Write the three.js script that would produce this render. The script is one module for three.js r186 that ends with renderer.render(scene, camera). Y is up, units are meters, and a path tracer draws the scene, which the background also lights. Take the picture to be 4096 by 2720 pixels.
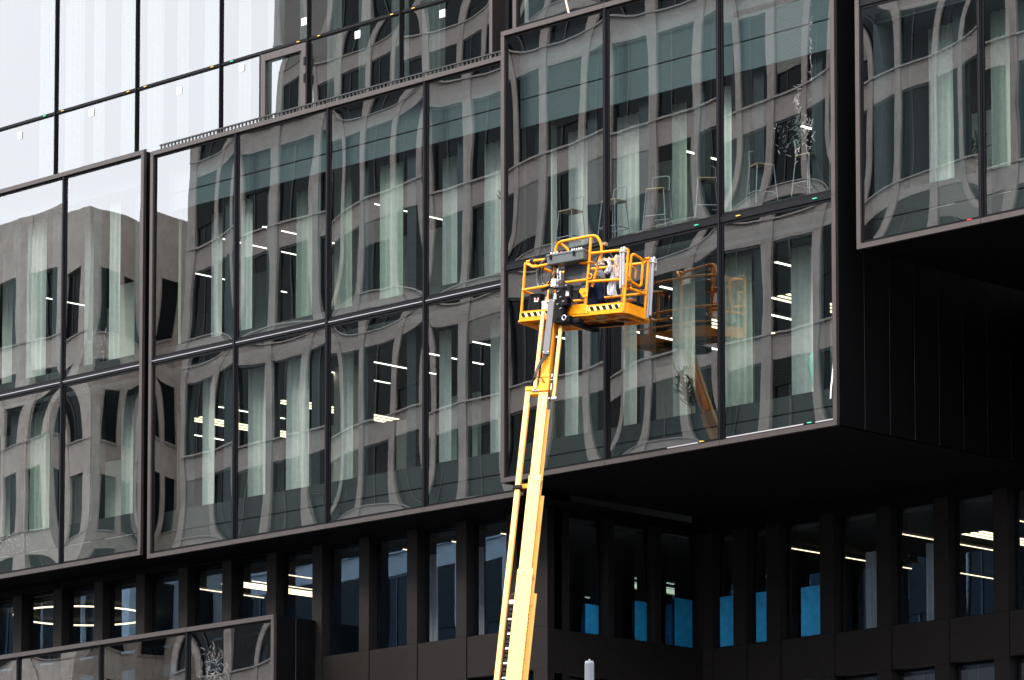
import * as THREE from 'three';
import { mergeGeometries, mergeVertices } from 'three/addons/utils/BufferGeometryUtils.js';
import { RoundedBoxGeometry } from 'three/addons/geometries/RoundedBoxGeometry.js';
import { MarchingCubes } from 'three/addons/objects/MarchingCubes.js';
import { ImprovedNoise } from 'three/addons/math/ImprovedNoise.js';
import { RectAreaLightUniformsLib } from 'three/addons/lights/RectAreaLightUniformsLib.js';

// ------------------------------------------------------------------ camera, sky, sun, exposure
const scene = new THREE.Scene();
const renderer = new THREE.WebGLRenderer({ antialias: true });
renderer.toneMapping = THREE.LinearToneMapping;
renderer.toneMappingExposure = 5.1;
renderer.shadowMap.enabled = true;
RectAreaLightUniformsLib.init();

const FULL_H = 1609.5;                               // shifted lens: the principal point lies below the frame
const camera = new THREE.PerspectiveCamera(2 * Math.atan(804.75 / 4159.25) * 180 / Math.PI, 1024 / FULL_H, 0.5, 900);
camera.setViewOffset(1024, FULL_H, 0, 0, 1024, 680);
camera.position.set(51.472, 1.7, 51.892);
{
  const pitch = 5.529 * Math.PI / 180, a = 45.1098 * Math.PI / 180;
  camera.lookAt(51.472 - Math.cos(a) * Math.cos(pitch), 1.7 + Math.sin(pitch), 51.892 - Math.sin(a) * Math.cos(pitch));
}

const noise = new ImprovedNoise();
{
  const W = 256, H = 128, data = new Float32Array(W * H * 4);
  for (let j = 0; j < H; j++) for (let i = 0; i < W; i++) {
    const az = i / W * 2 * Math.PI, el = (j + .5) / H * Math.PI - Math.PI / 2;
    const x = Math.cos(el) * Math.cos(az) * 2.2, y = Math.sin(el) * 3.4, z = Math.cos(el) * Math.sin(az) * 2.2;
    const n = .5 + .5 * (noise.noise(x, y, z) + .5 * noise.noise(x * 2.1, y * 2.1, z * 2.1 + 7));
    const L = .82 + .3 * n, k = (j * W + i) * 4;
    data[k] = L * .955; data[k + 1] = L * .985; data[k + 2] = L * 1.045; data[k + 3] = 1;
  }
  const sky = new THREE.DataTexture(data, W, H, THREE.RGBAFormat, THREE.FloatType);
  sky.mapping = THREE.EquirectangularReflectionMapping; sky.magFilter = THREE.LinearFilter; sky.wrapS = THREE.RepeatWrapping; sky.needsUpdate = true;
  scene.background = sky; scene.environment = sky;
}
const sun = new THREE.DirectionalLight(0xfff1e0, 1.3);
sun.position.set(-18, 60, 46); sun.target.position.set(0, 15, 0);
sun.castShadow = true; sun.shadow.radius = 40; sun.shadow.mapSize.set(2048, 2048);
Object.assign(sun.shadow.camera, { left: -50, right: 50, top: 50, bottom: -50, near: 1, far: 200 });
scene.add(sun, sun.target);

// ------------------------------------------------------------------ helpers
let seed = 12345;
const rnd = (a = 0, b = 1) => { seed = (seed * 1664525 + 1013904223) >>> 0; return a + (b - a) * seed / 4294967296; };
const used = new Map();
function numbered(name) { const n = used.get(name) ?? 0; used.set(name, n + 1); return n ? name + '_' + String(n).padStart(3, '0') : name; }
function bx(w, h, d, x = 0, y = 0, z = 0) {                      // box with uv in metres, centred on x y z
  const g = new THREE.BoxGeometry(w, h, d), uv = g.attributes.uv, s = [[d, h], [d, h], [w, d], [w, d], [w, h], [w, h]];
  for (let i = 0; i < uv.count; i++) { const q = s[i >> 2]; uv.setXY(i, uv.getX(i) * q[0], uv.getY(i) * q[1]); }
  return g.translate(x, y, z);
}
const span = (x0, x1, y0, y1, z0, z1) => bx(x1 - x0, y1 - y0, z1 - z0, (x0 + x1) / 2, (y0 + y1) / 2, (z0 + z1) / 2);
function chamfered(w, h, d, r, x = 0, y = 0, z = 0) { return new RoundedBoxGeometry(w, h, d, 2, r).translate(x, y, z); }
const V = (x, y, z) => new THREE.Vector3(x, y, z);
function rod(a, b, r, seg = 8, r2 = r) {
  const d = b.clone().sub(a), g = new THREE.CylinderGeometry(r2, r, d.length(), seg);
  g.applyQuaternion(new THREE.Quaternion().setFromUnitVectors(V(0, 1, 0), d.clone().normalize()));
  return g.translate((a.x + b.x) / 2, (a.y + b.y) / 2, (a.z + b.z) / 2);
}
function tube(pts, r, seg = 8, closed = false, bend = .08, n = null) {   // pipe along a polyline with rounded bends
  const path = new THREE.CurvePath(), P = pts.map((p) => p.isVector3 ? p : V(...p));
  if (n) return new THREE.TubeGeometry(new THREE.CatmullRomCurve3(P, closed), n, r, seg, closed);
  const m = P.length, cor = (i) => { const p = P[i], a = P[(i - 1 + m) % m], b = P[(i + 1) % m]; const la = p.distanceTo(a), lb = p.distanceTo(b), k = Math.min(bend, la / 2.05, lb / 2.05); return [p.clone().lerp(a, k / la), p, p.clone().lerp(b, k / lb)]; };
  let last = closed ? cor(0)[2] : P[0];
  for (let i = 1; i < m + (closed ? 1 : 0); i++) {
    if (!closed && i === m - 1) { path.add(new THREE.LineCurve3(last, P[i])); break; }
    const c = cor(i % m); path.add(new THREE.LineCurve3(last, c[0])); path.add(new THREE.QuadraticBezierCurve3(...c)); last = c[2];
  }
  const N = path.curves.reduce((s, c) => s + (c.isLineCurve3 ? 2 : 5), 0) * 2;
  return new THREE.TubeGeometry(path, Math.max(8, N), r, seg, closed);
}
const flat = (gs) => gs.map((g) => { const q = g.index ? g.toNonIndexed() : g; for (const k of Object.keys(q.attributes)) if (!['position', 'normal', 'uv'].includes(k)) q.deleteAttribute(k); return q; });
const merge = (gs) => gs.length === 1 ? gs[0] : mergeGeometries(flat(gs));
function mesh(name, geo, mat, parent) {
  const m = new THREE.Mesh(Array.isArray(geo) ? merge(geo) : geo, mat); m.castShadow = m.receiveShadow = true;
  m.name = parent === scene ? numbered(name) : name; parent.add(m); return m;
}
function tag(o, label, category, group) { o.userData = { label, category }; if (group) o.userData.group = group; return o; }
function thing(name, label, category, pos = [0, 0, 0], group) { const o = new THREE.Group(); o.name = numbered(name); o.position.set(...pos); scene.add(o); return tag(o, label, category, group); }
function part(name, parent, pos = [0, 0, 0]) { const o = new THREE.Group(); o.name = name; o.position.set(...pos); parent.add(o); return o; }
function struct(name, geo, mat) { const m = mesh(name, geo, mat, scene); m.userData = { kind: 'structure' }; return m; }
function copy(o, label, x, y, z, turn) { const c = o.clone(); c.name = numbered(o.name.replace(/_\d{3}$/, '')); c.userData = { ...o.userData }; if (label) c.userData.label = label; if (x !== undefined) c.position.set(x, y, z); if (turn !== undefined) c.rotation.y = turn; scene.add(c); return c; }

const ORD = ['first', 'second', 'third', 'fourth', 'fifth', 'sixth', 'seventh', 'eighth', 'ninth', 'tenth', 'eleventh', 'twelfth', 'thirteenth', 'fourteenth', 'fifteenth', 'sixteenth'];
const rows_ = new Map();
const inRow = (o, x, z) => { const g = o.userData.group; if (!rows_.has(g)) rows_.set(g, []); rows_.get(g).push([x - z, o]); return o; };   // things that differ only by their place, told apart from left to right
function nameRows() { for (const list of rows_.values()) if (list.length > 1) list.sort((a, b) => a[0] - b[0]).forEach(([, o], i) => { o.userData.label = ORD[i] + ' from the left: ' + o.userData.label; }); }

// ------------------------------------------------------------------ materials
function grain(size, fn, srgb = true) {
  const d = new Uint8Array(size * size * 4);
  for (let j = 0; j < size; j++) for (let i = 0; i < size; i++) { const c = fn(i / size, j / size), k = (j * size + i) * 4; d[k] = c[0]; d[k + 1] = c[1]; d[k + 2] = c[2]; d[k + 3] = 255; }
  const t = new THREE.DataTexture(d, size, size); t.wrapS = t.wrapT = THREE.RepeatWrapping; t.magFilter = THREE.LinearFilter; t.minFilter = THREE.LinearMipmapLinearFilter;
  if (srgb) t.colorSpace = THREE.SRGBColorSpace; t.needsUpdate = true; return t;
}
// noise that repeats over the unit square
const pn = (u, v, f, s) => { const a = u * 2 * Math.PI, b = v * 2 * Math.PI, R = f / 6.283; return noise.noise(Math.cos(a) * R + s, Math.sin(a) * R + Math.cos(b) * R * 1.3, Math.sin(b) * R + s * 1.7); };
const mottle = (amt, spots = 0) => grain(256, (u, v) => {
  let n = pn(u, v, 6, 1) * .5 + pn(u, v, 22, 5) * .35 + pn(u, v, 70, 9) * .3 + (rnd() - .5) * .5;
  let k = 235 + n * amt; if (spots && pn(u, v, 40, 3) > .55) k -= spots;
  k = Math.max(0, Math.min(255, k)); return [k, k, k];
});
const texFine = mottle(18), texStone = mottle(40), texMetal = mottle(30, 14), texRough = mottle(60, 30);
// long scuffs, rubbed paint and grease along the boom
const texScuff = grain(512, (u, v) => {
  const a = noise.noise(u * 34, v * 2.2, 3), b = noise.noise(u * 90, v * 5, 8), c = noise.noise(u * 7, v * 9, 1), d = noise.noise(u * 14, v * 26, 6);
  let k = 240 + 10 * c, w = 0; if (a > .34) w += (a - .34) * 150; if (b > .42) w += (b - .42) * 190; if (d > .45) w += (d - .45) * 240;
  w += (rnd() - .5) * 8; return [Math.max(60, k - w * .8), Math.max(40, k - w * 1.05), Math.max(20, k - w * 1.15)];
});
const rep = (t, sx, sy = sx) => { const c = t.clone(); c.repeat.set(sx, sy); c.needsUpdate = true; return c; };
const lin = (r, g, b) => new THREE.Color().setRGB(r, g, b);
const std = (c, o = {}) => new THREE.MeshStandardMaterial({ color: lin(...c), roughness: .6, ...o });
const phy = (c, o = {}) => new THREE.MeshPhysicalMaterial({ color: lin(...c), roughness: .5, ...o });
const M = {
  bronze: std([.036, .0275, .027], { roughness: .5, metalness: .1, map: rep(texMetal, .8) }),
  bronzeDark: std([.010, .009, .0095], { roughness: .4, map: rep(texMetal, .8) }),
  gasket: phy([.003, .003, .004], { roughness: .5, specularIntensity: .16 }),
  mullion: phy([.006, .0065, .009], { roughness: .35, specularIntensity: .28 }),
  bead: std([.3, .3, .33], { roughness: .35, metalness: .7 }),
  clad: phy([.0035, .0034, .0038], { roughness: .55, specularIntensity: .12, map: rep(texMetal, .5) }),
  seam: std([.3, .31, .34], { roughness: .35, metalness: .6 }),
  soffit: phy([.0045, .0042, .0044], { roughness: .75, specularIntensity: .12, map: rep(texMetal, .5) }),
  pier: phy([.013, .0112, .0108], { roughness: .55, specularIntensity: .18, map: rep(texMetal, .7) }),
  glass: phy([.585, .68, .68], { transmission: 1, thickness: 0, roughness: 0, ior: 2.33, specularIntensity: 1 }),
  glassClear: phy([.26, .31, .32], { transmission: 1, thickness: 0, roughness: 0, ior: 2.33 }),
  glassBlue: phy([.36, .6, .88], { metalness: 1, roughness: 0, transparent: true, opacity: .27 }),   // blue solar coating on clear glass
  inner: std([.005, .010, .013], { roughness: .4 }),
  parapet: std([.02, .022, .022], { roughness: .5, map: rep(texFine, 1) }),
  bulkhead: std([.075, .095, .105], { roughness: .6, map: rep(texFine, 1) }),
  wall: std([.15, .16, .16], { roughness: .9, map: rep(texFine, .5) }),
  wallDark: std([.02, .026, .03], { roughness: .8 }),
  ceil: std([.07, .085, .09], { roughness: .9, map: rep(texFine, .7) }),
  floor: std([.04, .04, .04], { roughness: .7, map: rep(texStone, .6) }),
  curtain: phy([.84, .82, .76], { roughness: 1, transmission: .3, thickness: 0, map: rep(texFine, 2) }),
  curtainGreen: phy([.56, .60, .50], { roughness: 1, transmission: .3, thickness: 0, map: rep(texFine, 2) }),
  curtainBlue: phy([.4, .5, .6], { roughness: 1, transmission: .3, thickness: 0, map: rep(texFine, 2) }),
  partGreen: std([.34, .42, .38], { roughness: .8, map: rep(texFine, 1) }),
  column: std([.72, .70, .64], { roughness: .8, map: rep(texFine, 1) }),
  led: new THREE.MeshStandardMaterial({ color: 0x111111, emissive: lin(1, .9, .74), emissiveIntensity: 1.1 }),
  ledWarm: new THREE.MeshStandardMaterial({ color: 0x111111, emissive: lin(1, .82, .5), emissiveIntensity: .8 }),
  ledLow: new THREE.MeshStandardMaterial({ color: 0x111111, emissive: lin(1, .84, .55), emissiveIntensity: .55 }),
  stone: std([.37, .33, .305], { roughness: .85, map: rep(texStone, .45), bumpMap: texStone, bumpScale: .002 }),
  stonePale: std([.56, .51, .46], { roughness: .85, map: rep(texStone, .45) }),
  stoneDark: std([.22, .19, .17], { roughness: .85, map: rep(texStone, .45) }),
  ledge: std([.30, .27, .25], { roughness: .6 }),
  winGlass: phy([.004, .006, .008], { roughness: .08, specularIntensity: .25 }),
  winFrame: std([.012, .012, .013], { roughness: .4 }),
  blind: std([.30, .29, .27], { roughness: .6 }),
  blindDark: std([.028, .029, .03], { roughness: .5 }),
  asphalt: std([.05, .05, .052], { roughness: .9, map: rep(texRough, .3) }),
  paving: std([.18, .175, .165], { roughness: .85, map: rep(texRough, .4) }),
  yellow: phy([.9, .315, .002], { roughness: .45, specularIntensity: .5, map: rep(texMetal, 1.5) }),
  yellowPale: phy([.95, .52, .13], { roughness: .45, map: texScuff }),
  orange: std([.62, .20, .015], { roughness: .6, map: rep(texRough, 3) }),
  black: phy([.005, .005, .006], { roughness: .5, specularIntensity: .16 }),
  hose: std([.014, .014, .016], { roughness: .2 }),
  rubber: phy([.008, .008, .009], { roughness: .32, specularIntensity: .6 }),
  greyPlate: std([.085, .085, .095], { roughness: .55, map: rep(texRough, 3) }),
  console: std([.058, .073, .078], { roughness: .45, map: rep(texMetal, 3) }),
  panelGrey: std([.03, .036, .042], { roughness: .5, map: rep(texFine, 3) }),
  steel: std([.42, .42, .44], { roughness: .3, metalness: .8 }),
  white: std([.78, .77, .78], { roughness: .5 }),
  splash: std([.3, .3, .3], { roughness: .9, side: THREE.DoubleSide }),
  foam: std([.36, .36, .39], { roughness: .8, map: rep(texFine, 6) }),
  peach: std([.72, .52, .42], { roughness: .95, map: rep(texFine, 5) }),
  ragWhite: std([.66, .66, .7], { roughness: .95, map: rep(texFine, 5) }),
  navy: phy([.009, .016, .045], { roughness: .8, specularIntensity: .2, map: rep(texFine, 8) }),
  beanie: std([.2, .205, .2], { roughness: .95, map: rep(texRough, 14) }),
  skin: std([.42, .25, .18], { roughness: .6 }),
  blueReflection: std([.014, .32, .66], { roughness: .55, map: rep(texRough, 1.2) }),  // blue of the mirrored sky, painted as a surface colour
  tealBits: std([.02, .35, .3], { roughness: .5 }),
  red: std([.5, .03, .03], { roughness: .5 }),
  green: std([.03, .55, .28], { roughness: .5 }),
  cream: std([.8, .55, .2], { roughness: .5 }),
  amber: std([.75, .45, .04], { roughness: .5 }),
  leaf: phy([.05, .1, .045], { roughness: .7, transmission: .25, thickness: 0 }),
  wood: std([.34, .22, .12], { roughness: .5, map: rep(texFine, 3) }),
  pole: std([.13, .145, .17], { roughness: .5, metalness: .1, map: rep(texMetal, 4) }),
};

// a glass pane that bulges outwards a few millimetres, as sealed double glazing does
function paneGeo(w, h, bulge, wave, s) {
  const nx = Math.max(10, Math.round(w / .13)), ny = Math.max(10, Math.round(h / .16));
  const g = new THREE.PlaneGeometry(w, h, nx, ny), p = g.attributes.position, nrm = g.attributes.normal, a = w / 2, b = h / 2;
  const tx = Math.sin(s * 7.3) * .0012, ty = Math.cos(s * 5.1) * .0012;      // each unit sits a little out of true
  const f = (x, y) => { const u = x / a, v = y / b, au = Math.abs(u); return bulge * (1 - au ** 2.6) * (1 - v ** 4) * (1 + .3 * u * Math.sin(s) + .25 * v * Math.cos(s * 1.7)) + tx * x + ty * y + wave * noise.noise(x * .75 + s * 3.1, y * .55, s) + wave * .22 * noise.noise(x * 2.4 + s, y * 1.2 + 5, s * 2); };
  const e = .01;
  for (let i = 0; i < p.count; i++) {
    const x = p.getX(i), y = p.getY(i); p.setZ(i, f(x, y));
    const n = V(-(f(x + e, y) - f(x - e, y)) / (2 * e), -(f(x, y + e) - f(x, y - e)) / (2 * e), 1).normalize(); nrm.setXYZ(i, n.x, n.y, n.z);
  }
  return g;
}

// ------------------------------------------------------------------ ground
struct('ground', bx(700, .2, 700, 0, -.1, 0), M.asphalt);
struct('pavement', span(-110, 60, 0, .13, -8, 9), M.paving);

// ------------------------------------------------------------------ the glazed boxes of the facade
// xs: edges of the modules; ys: bottom, joints, top; z: plane of the frame's face
function glazedBox(name, label, xs, ys, z, o = {}) {
  const t = thing(name, label, 'facade bay', [xs[0], ys[0], z], 'glazed boxes of the facade');
  const X = xs.map((x) => x - xs[0]), Y = ys.map((y) => y - ys[0]), w = X.at(-1), h = Y.at(-1), F = o.frame ?? .085, D = o.depth ?? .06;
  const fm = o.mat ?? M.bronze;
  // outer frame in lengths, one per module
  const gap = .004;
  for (let i = 0; i < X.length - 1; i++) {
    if (!o.noBottom) mesh('bottom_frame', span(X[i] + gap, X[i + 1] - gap, 0, F, -D, .012), fm, t);
    if (!o.noTop) mesh('top_frame', span(X[i] + gap, X[i + 1] - gap, h - F, h, -D, .012), fm, t);
  }
  for (let j = 0; j < Y.length - 1; j++) {
    if (!o.noLeft) mesh('side_frame', span(0, F, Y[j] + F * (j === 0), Y[j + 1] - gap - F * (j === Y.length - 2), -D, .01), fm, t);
    mesh('side_frame', span(w - F, w, Y[j] + F * (j === 0), Y[j + 1] - gap - F * (j === Y.length - 2), -D, .01), fm, t);
  }
  for (let i = 1; i < X.length - 1; i++) mesh('mullion', [span(X[i] - .032, X[i] + .032, F, h - F, -.1, -.012), span(X[i] - .012, X[i] + .012, F, h - F, -.0115, .006)], o.mullMat ?? M.mullion, t);
  for (let j = 1; j < Y.length - 1; j++) for (let i = 0; i < X.length - 1; i++) {
    mesh('transom', span(X[i] + (i ? .034 : F), X[i + 1] - (i < X.length - 2 ? .034 : F), Y[j] - (o.thin ?? .045), Y[j] + (o.thin ?? .05), -.1, -.014), o.mullMat ?? M.mullion, t);
    if (o.bead) mesh('bead', rod(V(X[i] + .05, Y[j], -.006), V(X[i + 1] - .05, Y[j], -.006), .011, 8), M.bead, t);
  }
  for (let i = 0; i < X.length - 1; i++) for (let j = 0; j < Y.length - 1; j++) {
    const x0 = X[i] + (i ? .034 : F), x1 = X[i + 1] - (i < X.length - 2 ? .034 : F), y0 = Y[j] + (j ? (o.thin ?? .05) + .002 : F), y1 = Y[j + 1] - (j < Y.length - 2 ? (o.thin ?? .045) + .002 : F);
    const gw = o.thin ? .022 : .05;   // black border of the sealed unit
    mesh('gasket', [span(x0, x1, y0, y0 + gw, -.07, -.034), span(x0, x1, y1 - gw, y1, -.07, -.034), span(x0, x0 + gw * .8, y0 + gw, y1 - gw, -.07, -.034), span(x1 - gw * .8, x1, y0 + gw, y1 - gw, -.07, -.034)], M.gasket, t);
    const s = rnd(0, 50), pw = x1 - x0 - .012, ph = y1 - y0 - .012;
    const p = mesh('glass_pane', paneGeo(pw, ph, (o.bulge ?? .0072) * (rnd() < .25 ? rnd(.15, .4) : rnd(.6, 1.15)), o.wave ?? .0006, s), o.glass ?? M.glass, t);
    p.position.set((x0 + x1) / 2, (y0 + y1) / 2, -.046);
  }
  return t;
}
const XA = [-23.4, -20.8, -18.2, -15.6, -12.99, -10.47], XB = [-10.27, -7.75, -5.13, -2.5, .08], XC = [0, 2.55, 5.21, 7.8], XD = [8.25, 10.83, 13.45, 16.05];
const boxA = glazedBox('glazed_bay', 'two-storey glazed box at the far left, mirroring a pale rooftop against the sky', XA, [14.4, 18.18, 22.48], 0, { bead: true, bulge: .008 });
const boxB = glazedBox('glazed_bay', 'long two-storey glazed box of four bays, left of the yellow lift', XB, [14.3, 18.2, 22.4], 0, { bead: true });
const boxC = glazedBox('glazed_bay', 'projecting two-storey glazed box behind the yellow lift basket', XC, [14.46, 18.32, 22.63], .5, { bulge: .0072 });
const boxD = glazedBox('glazed_bay', 'glazed box at the top right with strongly bent reflections', XD, [17.31, 21.42, 25.6], .5, { bulge: .0095 });
const boxH = glazedBox('glazed_bay', 'low glazed box in the bottom left corner', [-22.1, -19.5, -16.9, -14.3, -11.7, -9.08, -6.55], [8.9, 12.83], 0, { bulge: .006 });
const boxG = glazedBox('glazed_bay', 'strip of upper glazing seen above the box behind the lift', [.02, 2.3, 4.9, 7.78], [22.66, 26.8], .22, { noBottom: true });
const XE = [-24.0, -21.4, -18.8, -16.16, -13.51, -10.87, -8.24, -5.58, -3.02];
const boxE = glazedBox('glazed_bay', 'set-back top storey of flush glass, bright with reflected sky on its left', XE, [22.5, 24.73, 28.9], -2.3, { mat: M.bronze, mullMat: M.gasket, bulge: .0055, wave: .0005, glass: M.glassClear, noBottom: true, frame: .07, thin: .02 });
// steel-framed opening light in the top storey
{
  const g = part('window_frame', boxE, [-9.56 + 24.0, 0, 0]);
  mesh('frame', [span(0, .13, .2, 2.16, -.03, .05), span(1.2, 1.33, .2, 2.16, -.03, .05), span(.13, 1.2, 2.02, 2.16, -.03, .048)], M.bronze, g);
  mesh('hinge', [span(1.29, 1.335, 1.7, 1.86, .051, .07), span(1.29, 1.335, 1.35, 1.52, .051, .07)], M.black, g);
  mesh('post', span(-.07, -.005, .1, 2.2, -.03, .03), M.gasket, g);
}
for (const [x, y] of [[-17.38, 24.47], [-14.98, 24.52], [-12.16, 24.45], [-10.23, 24.55], [-8.37, 25.12], [-6.81, 24.54], [-4.43, 24.47]])
  mesh('sticker', bx(.15, .15, .003, x + 24.0, y - 22.5, -.031), M.white, boxE);
for (const [x, m] of [[-16.5, M.green], [-15.9, M.amber], [-13.75, M.amber], [-13.2, M.amber], [-11.1, M.amber], [-10.5, M.green], [-8.5, M.amber], [-7.9, M.amber], [-5.8, M.amber], [-5.2, M.amber]])
  mesh('spacer_block', bx(.075, .014, .03, x + 24.0, 24.73 - 22.5, -.004), m, boxE);
for (const [x, y, m] of [[5.65, 18.32, M.amber], [4.7, 18.32, M.green], [7.35, 18.32, M.green], [7.2, 14.58, M.green], [4.8, 14.58, M.amber]])
  mesh('spacer_block', bx(.085, .014, .03, x, y - 14.46, -.002), m, boxC);
mesh('light_sealant', [span(5.35, 7.05, .103, .122, -.03, -.005), span(4.0, 4.7, .103, .122, -.03, -.005), span(7.32, 7.7, .103, .122, -.03, -.005)], M.foam, boxC);
mesh('loose_gasket', tube([[7.72, 1.75, -.02], [7.715, .9, 0], [7.7, .62, .03], [7.68, .45, .02]], .014, 6, false, .1, 14), M.white, boxC);
mesh('spacer_block', bx(.09, .014, .03, 2.35, .1, .005), M.red, boxD);
{ // dried splashes left on the glass: a big smear high on the right pane, faint ones elsewhere
  const smear = (t, cx, cy, n, sx, sy, len) => {
    const gs = [];
    for (let k = 0; k < n; k++) {
      const x = cx + sx * (rnd() + rnd() - 1), y = cy + sy * (rnd() + rnd() - 1), a = rnd(0, 6.28), l = len * rnd(.2, 1), c = rnd(-.5, .5), w = rnd(.002, .006), sh = new THREE.Shape();
      const P = [0, .33, .66, 1].map((q) => [x + l * q * Math.cos(a + c * q), y + l * q * Math.sin(a + c * q)]);
      sh.moveTo(P[0][0], P[0][1]); for (const p of P.slice(1)) sh.lineTo(p[0], p[1]); for (const p of P.slice(0, 3).reverse()) sh.lineTo(p[0] + w * Math.sin(a), p[1] - w * Math.cos(a));
      gs.push(new THREE.ShapeGeometry(sh));
    }
    const m = mesh('dried_splash', gs, M.splash, t); m.position.z = -.037; m.userData.kind = 'stuff'; return m;
  };
  smear(boxC, 6.95, 5.2, 110, .1, .75, .12); smear(boxC, 7.05, 5.0, 70, .3, .4, .16); smear(boxC, 7.25, 6.6, 40, .02, 1.4, .1); smear(boxC, 6.6, 5.0, 30, .25, .5, .1);
  smear(boxH, 13.8, 3.0, 120, .5, .6, .2); smear(boxA, 11.4, 4.4, 50, .5, .3, .16); smear(boxA, 8.8, .7, 60, .6, .25, .12); smear(boxB, 9.8, 5.6, 25, .12, .9, .1);
}
// sides, soffits and tops of the boxes
{
  const side = (t, x, h, z0, z1, step, name = 'side_panel') => {      // cladding panels with open joints, facing right
    const n = Math.round((z0 - z1) / step), s = (z0 - z1) / n;
    for (let k = 0; k < n; k++) mesh(name, span(x - .05, x - .002, .02, h - .02, z0 - (k + 1) * s + .006, z0 - k * s - .006), M.clad, t);
    for (let k = 1; k < n; k++) mesh('joint_strip', span(x - .03, x - .008, .02, h - .02, z0 - k * s - .0055, z0 - k * s + .0055), M.seam, t);
  };
  side(boxC, 7.8, 8.17, -.066, -5.9, .615);
  side(boxA, 12.93, 8.08, -.066, -.9, .42);
  side(boxH, 15.55, 3.93, -.066, -1.05, .49);
  side(boxE, 20.98, 6.4, -.066, -3.5, .6);
  mesh('soffit', span(0, 7.74, .0, .03, -5.9, -.066), M.soffit, boxC);
  for (const [t, w, d, y] of [[boxA, 12.88, -2.2, .0], [boxB, 10.33, -2.2, 0], [boxD, 7.8, -5.9, 0]]) mesh('soffit', span(0, w, y, y + .03, d, -.066), M.soffit, t);
  for (const [t, w, h, d] of [[boxA, 12.88, 8.08, -2.4], [boxB, 10.33, 8.1, -2.4], [boxC, 7.74, 8.17, -.6], [boxH, 15.5, 3.93, -1.1], [boxE, 20.9, 6.4, -6]]) mesh('roof_deck', span(0, w, h - .06, h - .004, d, -.066), M.clad, t);
  mesh('side_panel', span(.002, .05, .02, 8.1, -.7, -.066), M.clad, boxB);
  mesh('side_panel', span(.002, .05, .03, 8.1, -.86, -.066), M.clad, boxC);
  mesh('side_panel', span(.002, .05, .03, 8.2, -5.9, -.066), M.clad, boxD);
  // low slotted rail along the roof edge
  const gs = [span(.05, 10.3, 8.245, 8.27, -.22, -.18)];
  for (let x = .07; x < 10.3; x += .105) gs.push(span(x, x + .03, 8.09, 8.244, -.215, -.19));
  mesh('edge_rail', gs, M.bronzeDark, boxB);
  mesh('edge_rail', span(10.8, 12.85, 8.1, 8.13, -.14, -.1), M.bronzeDark, boxA);
}
// brown fins and dark slot at the right end of the top storey
{
  const t = thing('slot_fins', 'narrow dark slot with brown metal fins beside the set-back top storey', 'facade slot', [-3, 22.4, -2.3]);
  mesh('fin', span(.02, .1, 0, 6.5, -.2, .14), M.bronze, t);
  mesh('fin', span(2.18, 2.28, .3, 6.5, 1.2, 1.6), M.bronze, t);
  mesh('back_panel', span(.1, 3.05, 0, 6.5, -.4, -.3), M.gasket, t);
}

// ------------------------------------------------------------------ rooms behind the glass
function led(x, y, z0, z1, w = .045, where = 'behind the glazing', mat = M.led, lit = true) {
  const t = thing('linear_light', 'thin linear ceiling light ' + where, 'ceiling light', [x, y, (z0 + z1) / 2], 'linear ceiling lights ' + where);
  mesh('housing', bx(w + .02, .05, Math.abs(z1 - z0), 0, .03, 0), M.steel, t);
  mesh('diffuser', bx(w, .012, Math.abs(z1 - z0) - .01, 0, -.002, 0), mat, t);
  if (lit) {
    const l = new THREE.RectAreaLight(mat === M.led ? 0xfff0dc : 0xffdca0, 1.6, w, Math.abs(z1 - z0)); l.position.set(x, y - .02, (z0 + z1) / 2); l.rotation.x = -Math.PI / 2; scene.add(l);
  }
  inRow(t, x, (z0 + z1) / 2);
}
function curtainGeo(w, h, amp = .035, per = .16) {
  const n = Math.max(8, Math.round(w / per * 6)), g = new THREE.PlaneGeometry(w, h, n, 6), p = g.attributes.position, uv = g.attributes.uv, s = rnd(0, 99);
  for (let i = 0; i < p.count; i++) { const x = p.getX(i), y = p.getY(i); p.setZ(i, amp * Math.sin(x / per * 6.283 + .6 * noise.noise(x * 2 + s, y * .5, s)) * (1 + .4 * noise.noise(x * 3, s, 0))); uv.setXY(i, x, y); }
  g.computeVertexNormals(); return g;
}
function curtain(x0, x1, y0, y1, z, mat, label, group) {
  const m = mesh('curtain', curtainGeo(x1 - x0, y1 - y0), mat, scene); m.position.set((x0 + x1) / 2, (y0 + y1) / 2, z); return inRow(tag(m, label, 'curtain', group), x0, z);
}

// floor plates shared by neighbouring boxes: floor, ceiling, back wall
function storey(x0, x1, yf, yc, zf, zb, wall, open) {
  struct('room_floor', span(x0, x1, yf - .22, yf, zb, zf), M.floor);
  struct('room_ceiling', span(x0, x1, yc, yc + .1, zb, zf), M.ceil);
  struct('room_wall', span(x0, x1, yf, yc, zb - .1, zb), wall ?? M.wall);
  struct('room_wall', span(x0 - .1, x0, yf, yc, zb, zf), M.wall);
  if (!open) struct('room_wall', span(x1, x1 + .1, yf, yc, zb, zf), M.wall);
}
storey(-24, 7.5, 18.56, 21.9, -.45, -9);
struct('room_floor', span(.06, 7.6, 18.34, 18.56, -.449, .1), M.floor);
struct('room_ceiling', span(.06, 7.6, 21.9, 22.0, -.449, .1), M.ceil);
storey(-24, 7.5, 14.9, 17.95, -.45, -9);
struct('room_floor', span(.06, 7.6, 14.68, 14.9, -.449, .1), M.floor);
struct('room_ceiling', span(.06, 7.6, 17.95, 18.05, -.449, .1), M.ceil);
storey(8.36, 17, 17.75, 21.15, .1, -7);
storey(-24, -3.2, 22.66, 28.6, -2.7, -8);
storey(.1, 7.5, 22.7, 26.5, -.1, -5);
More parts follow.
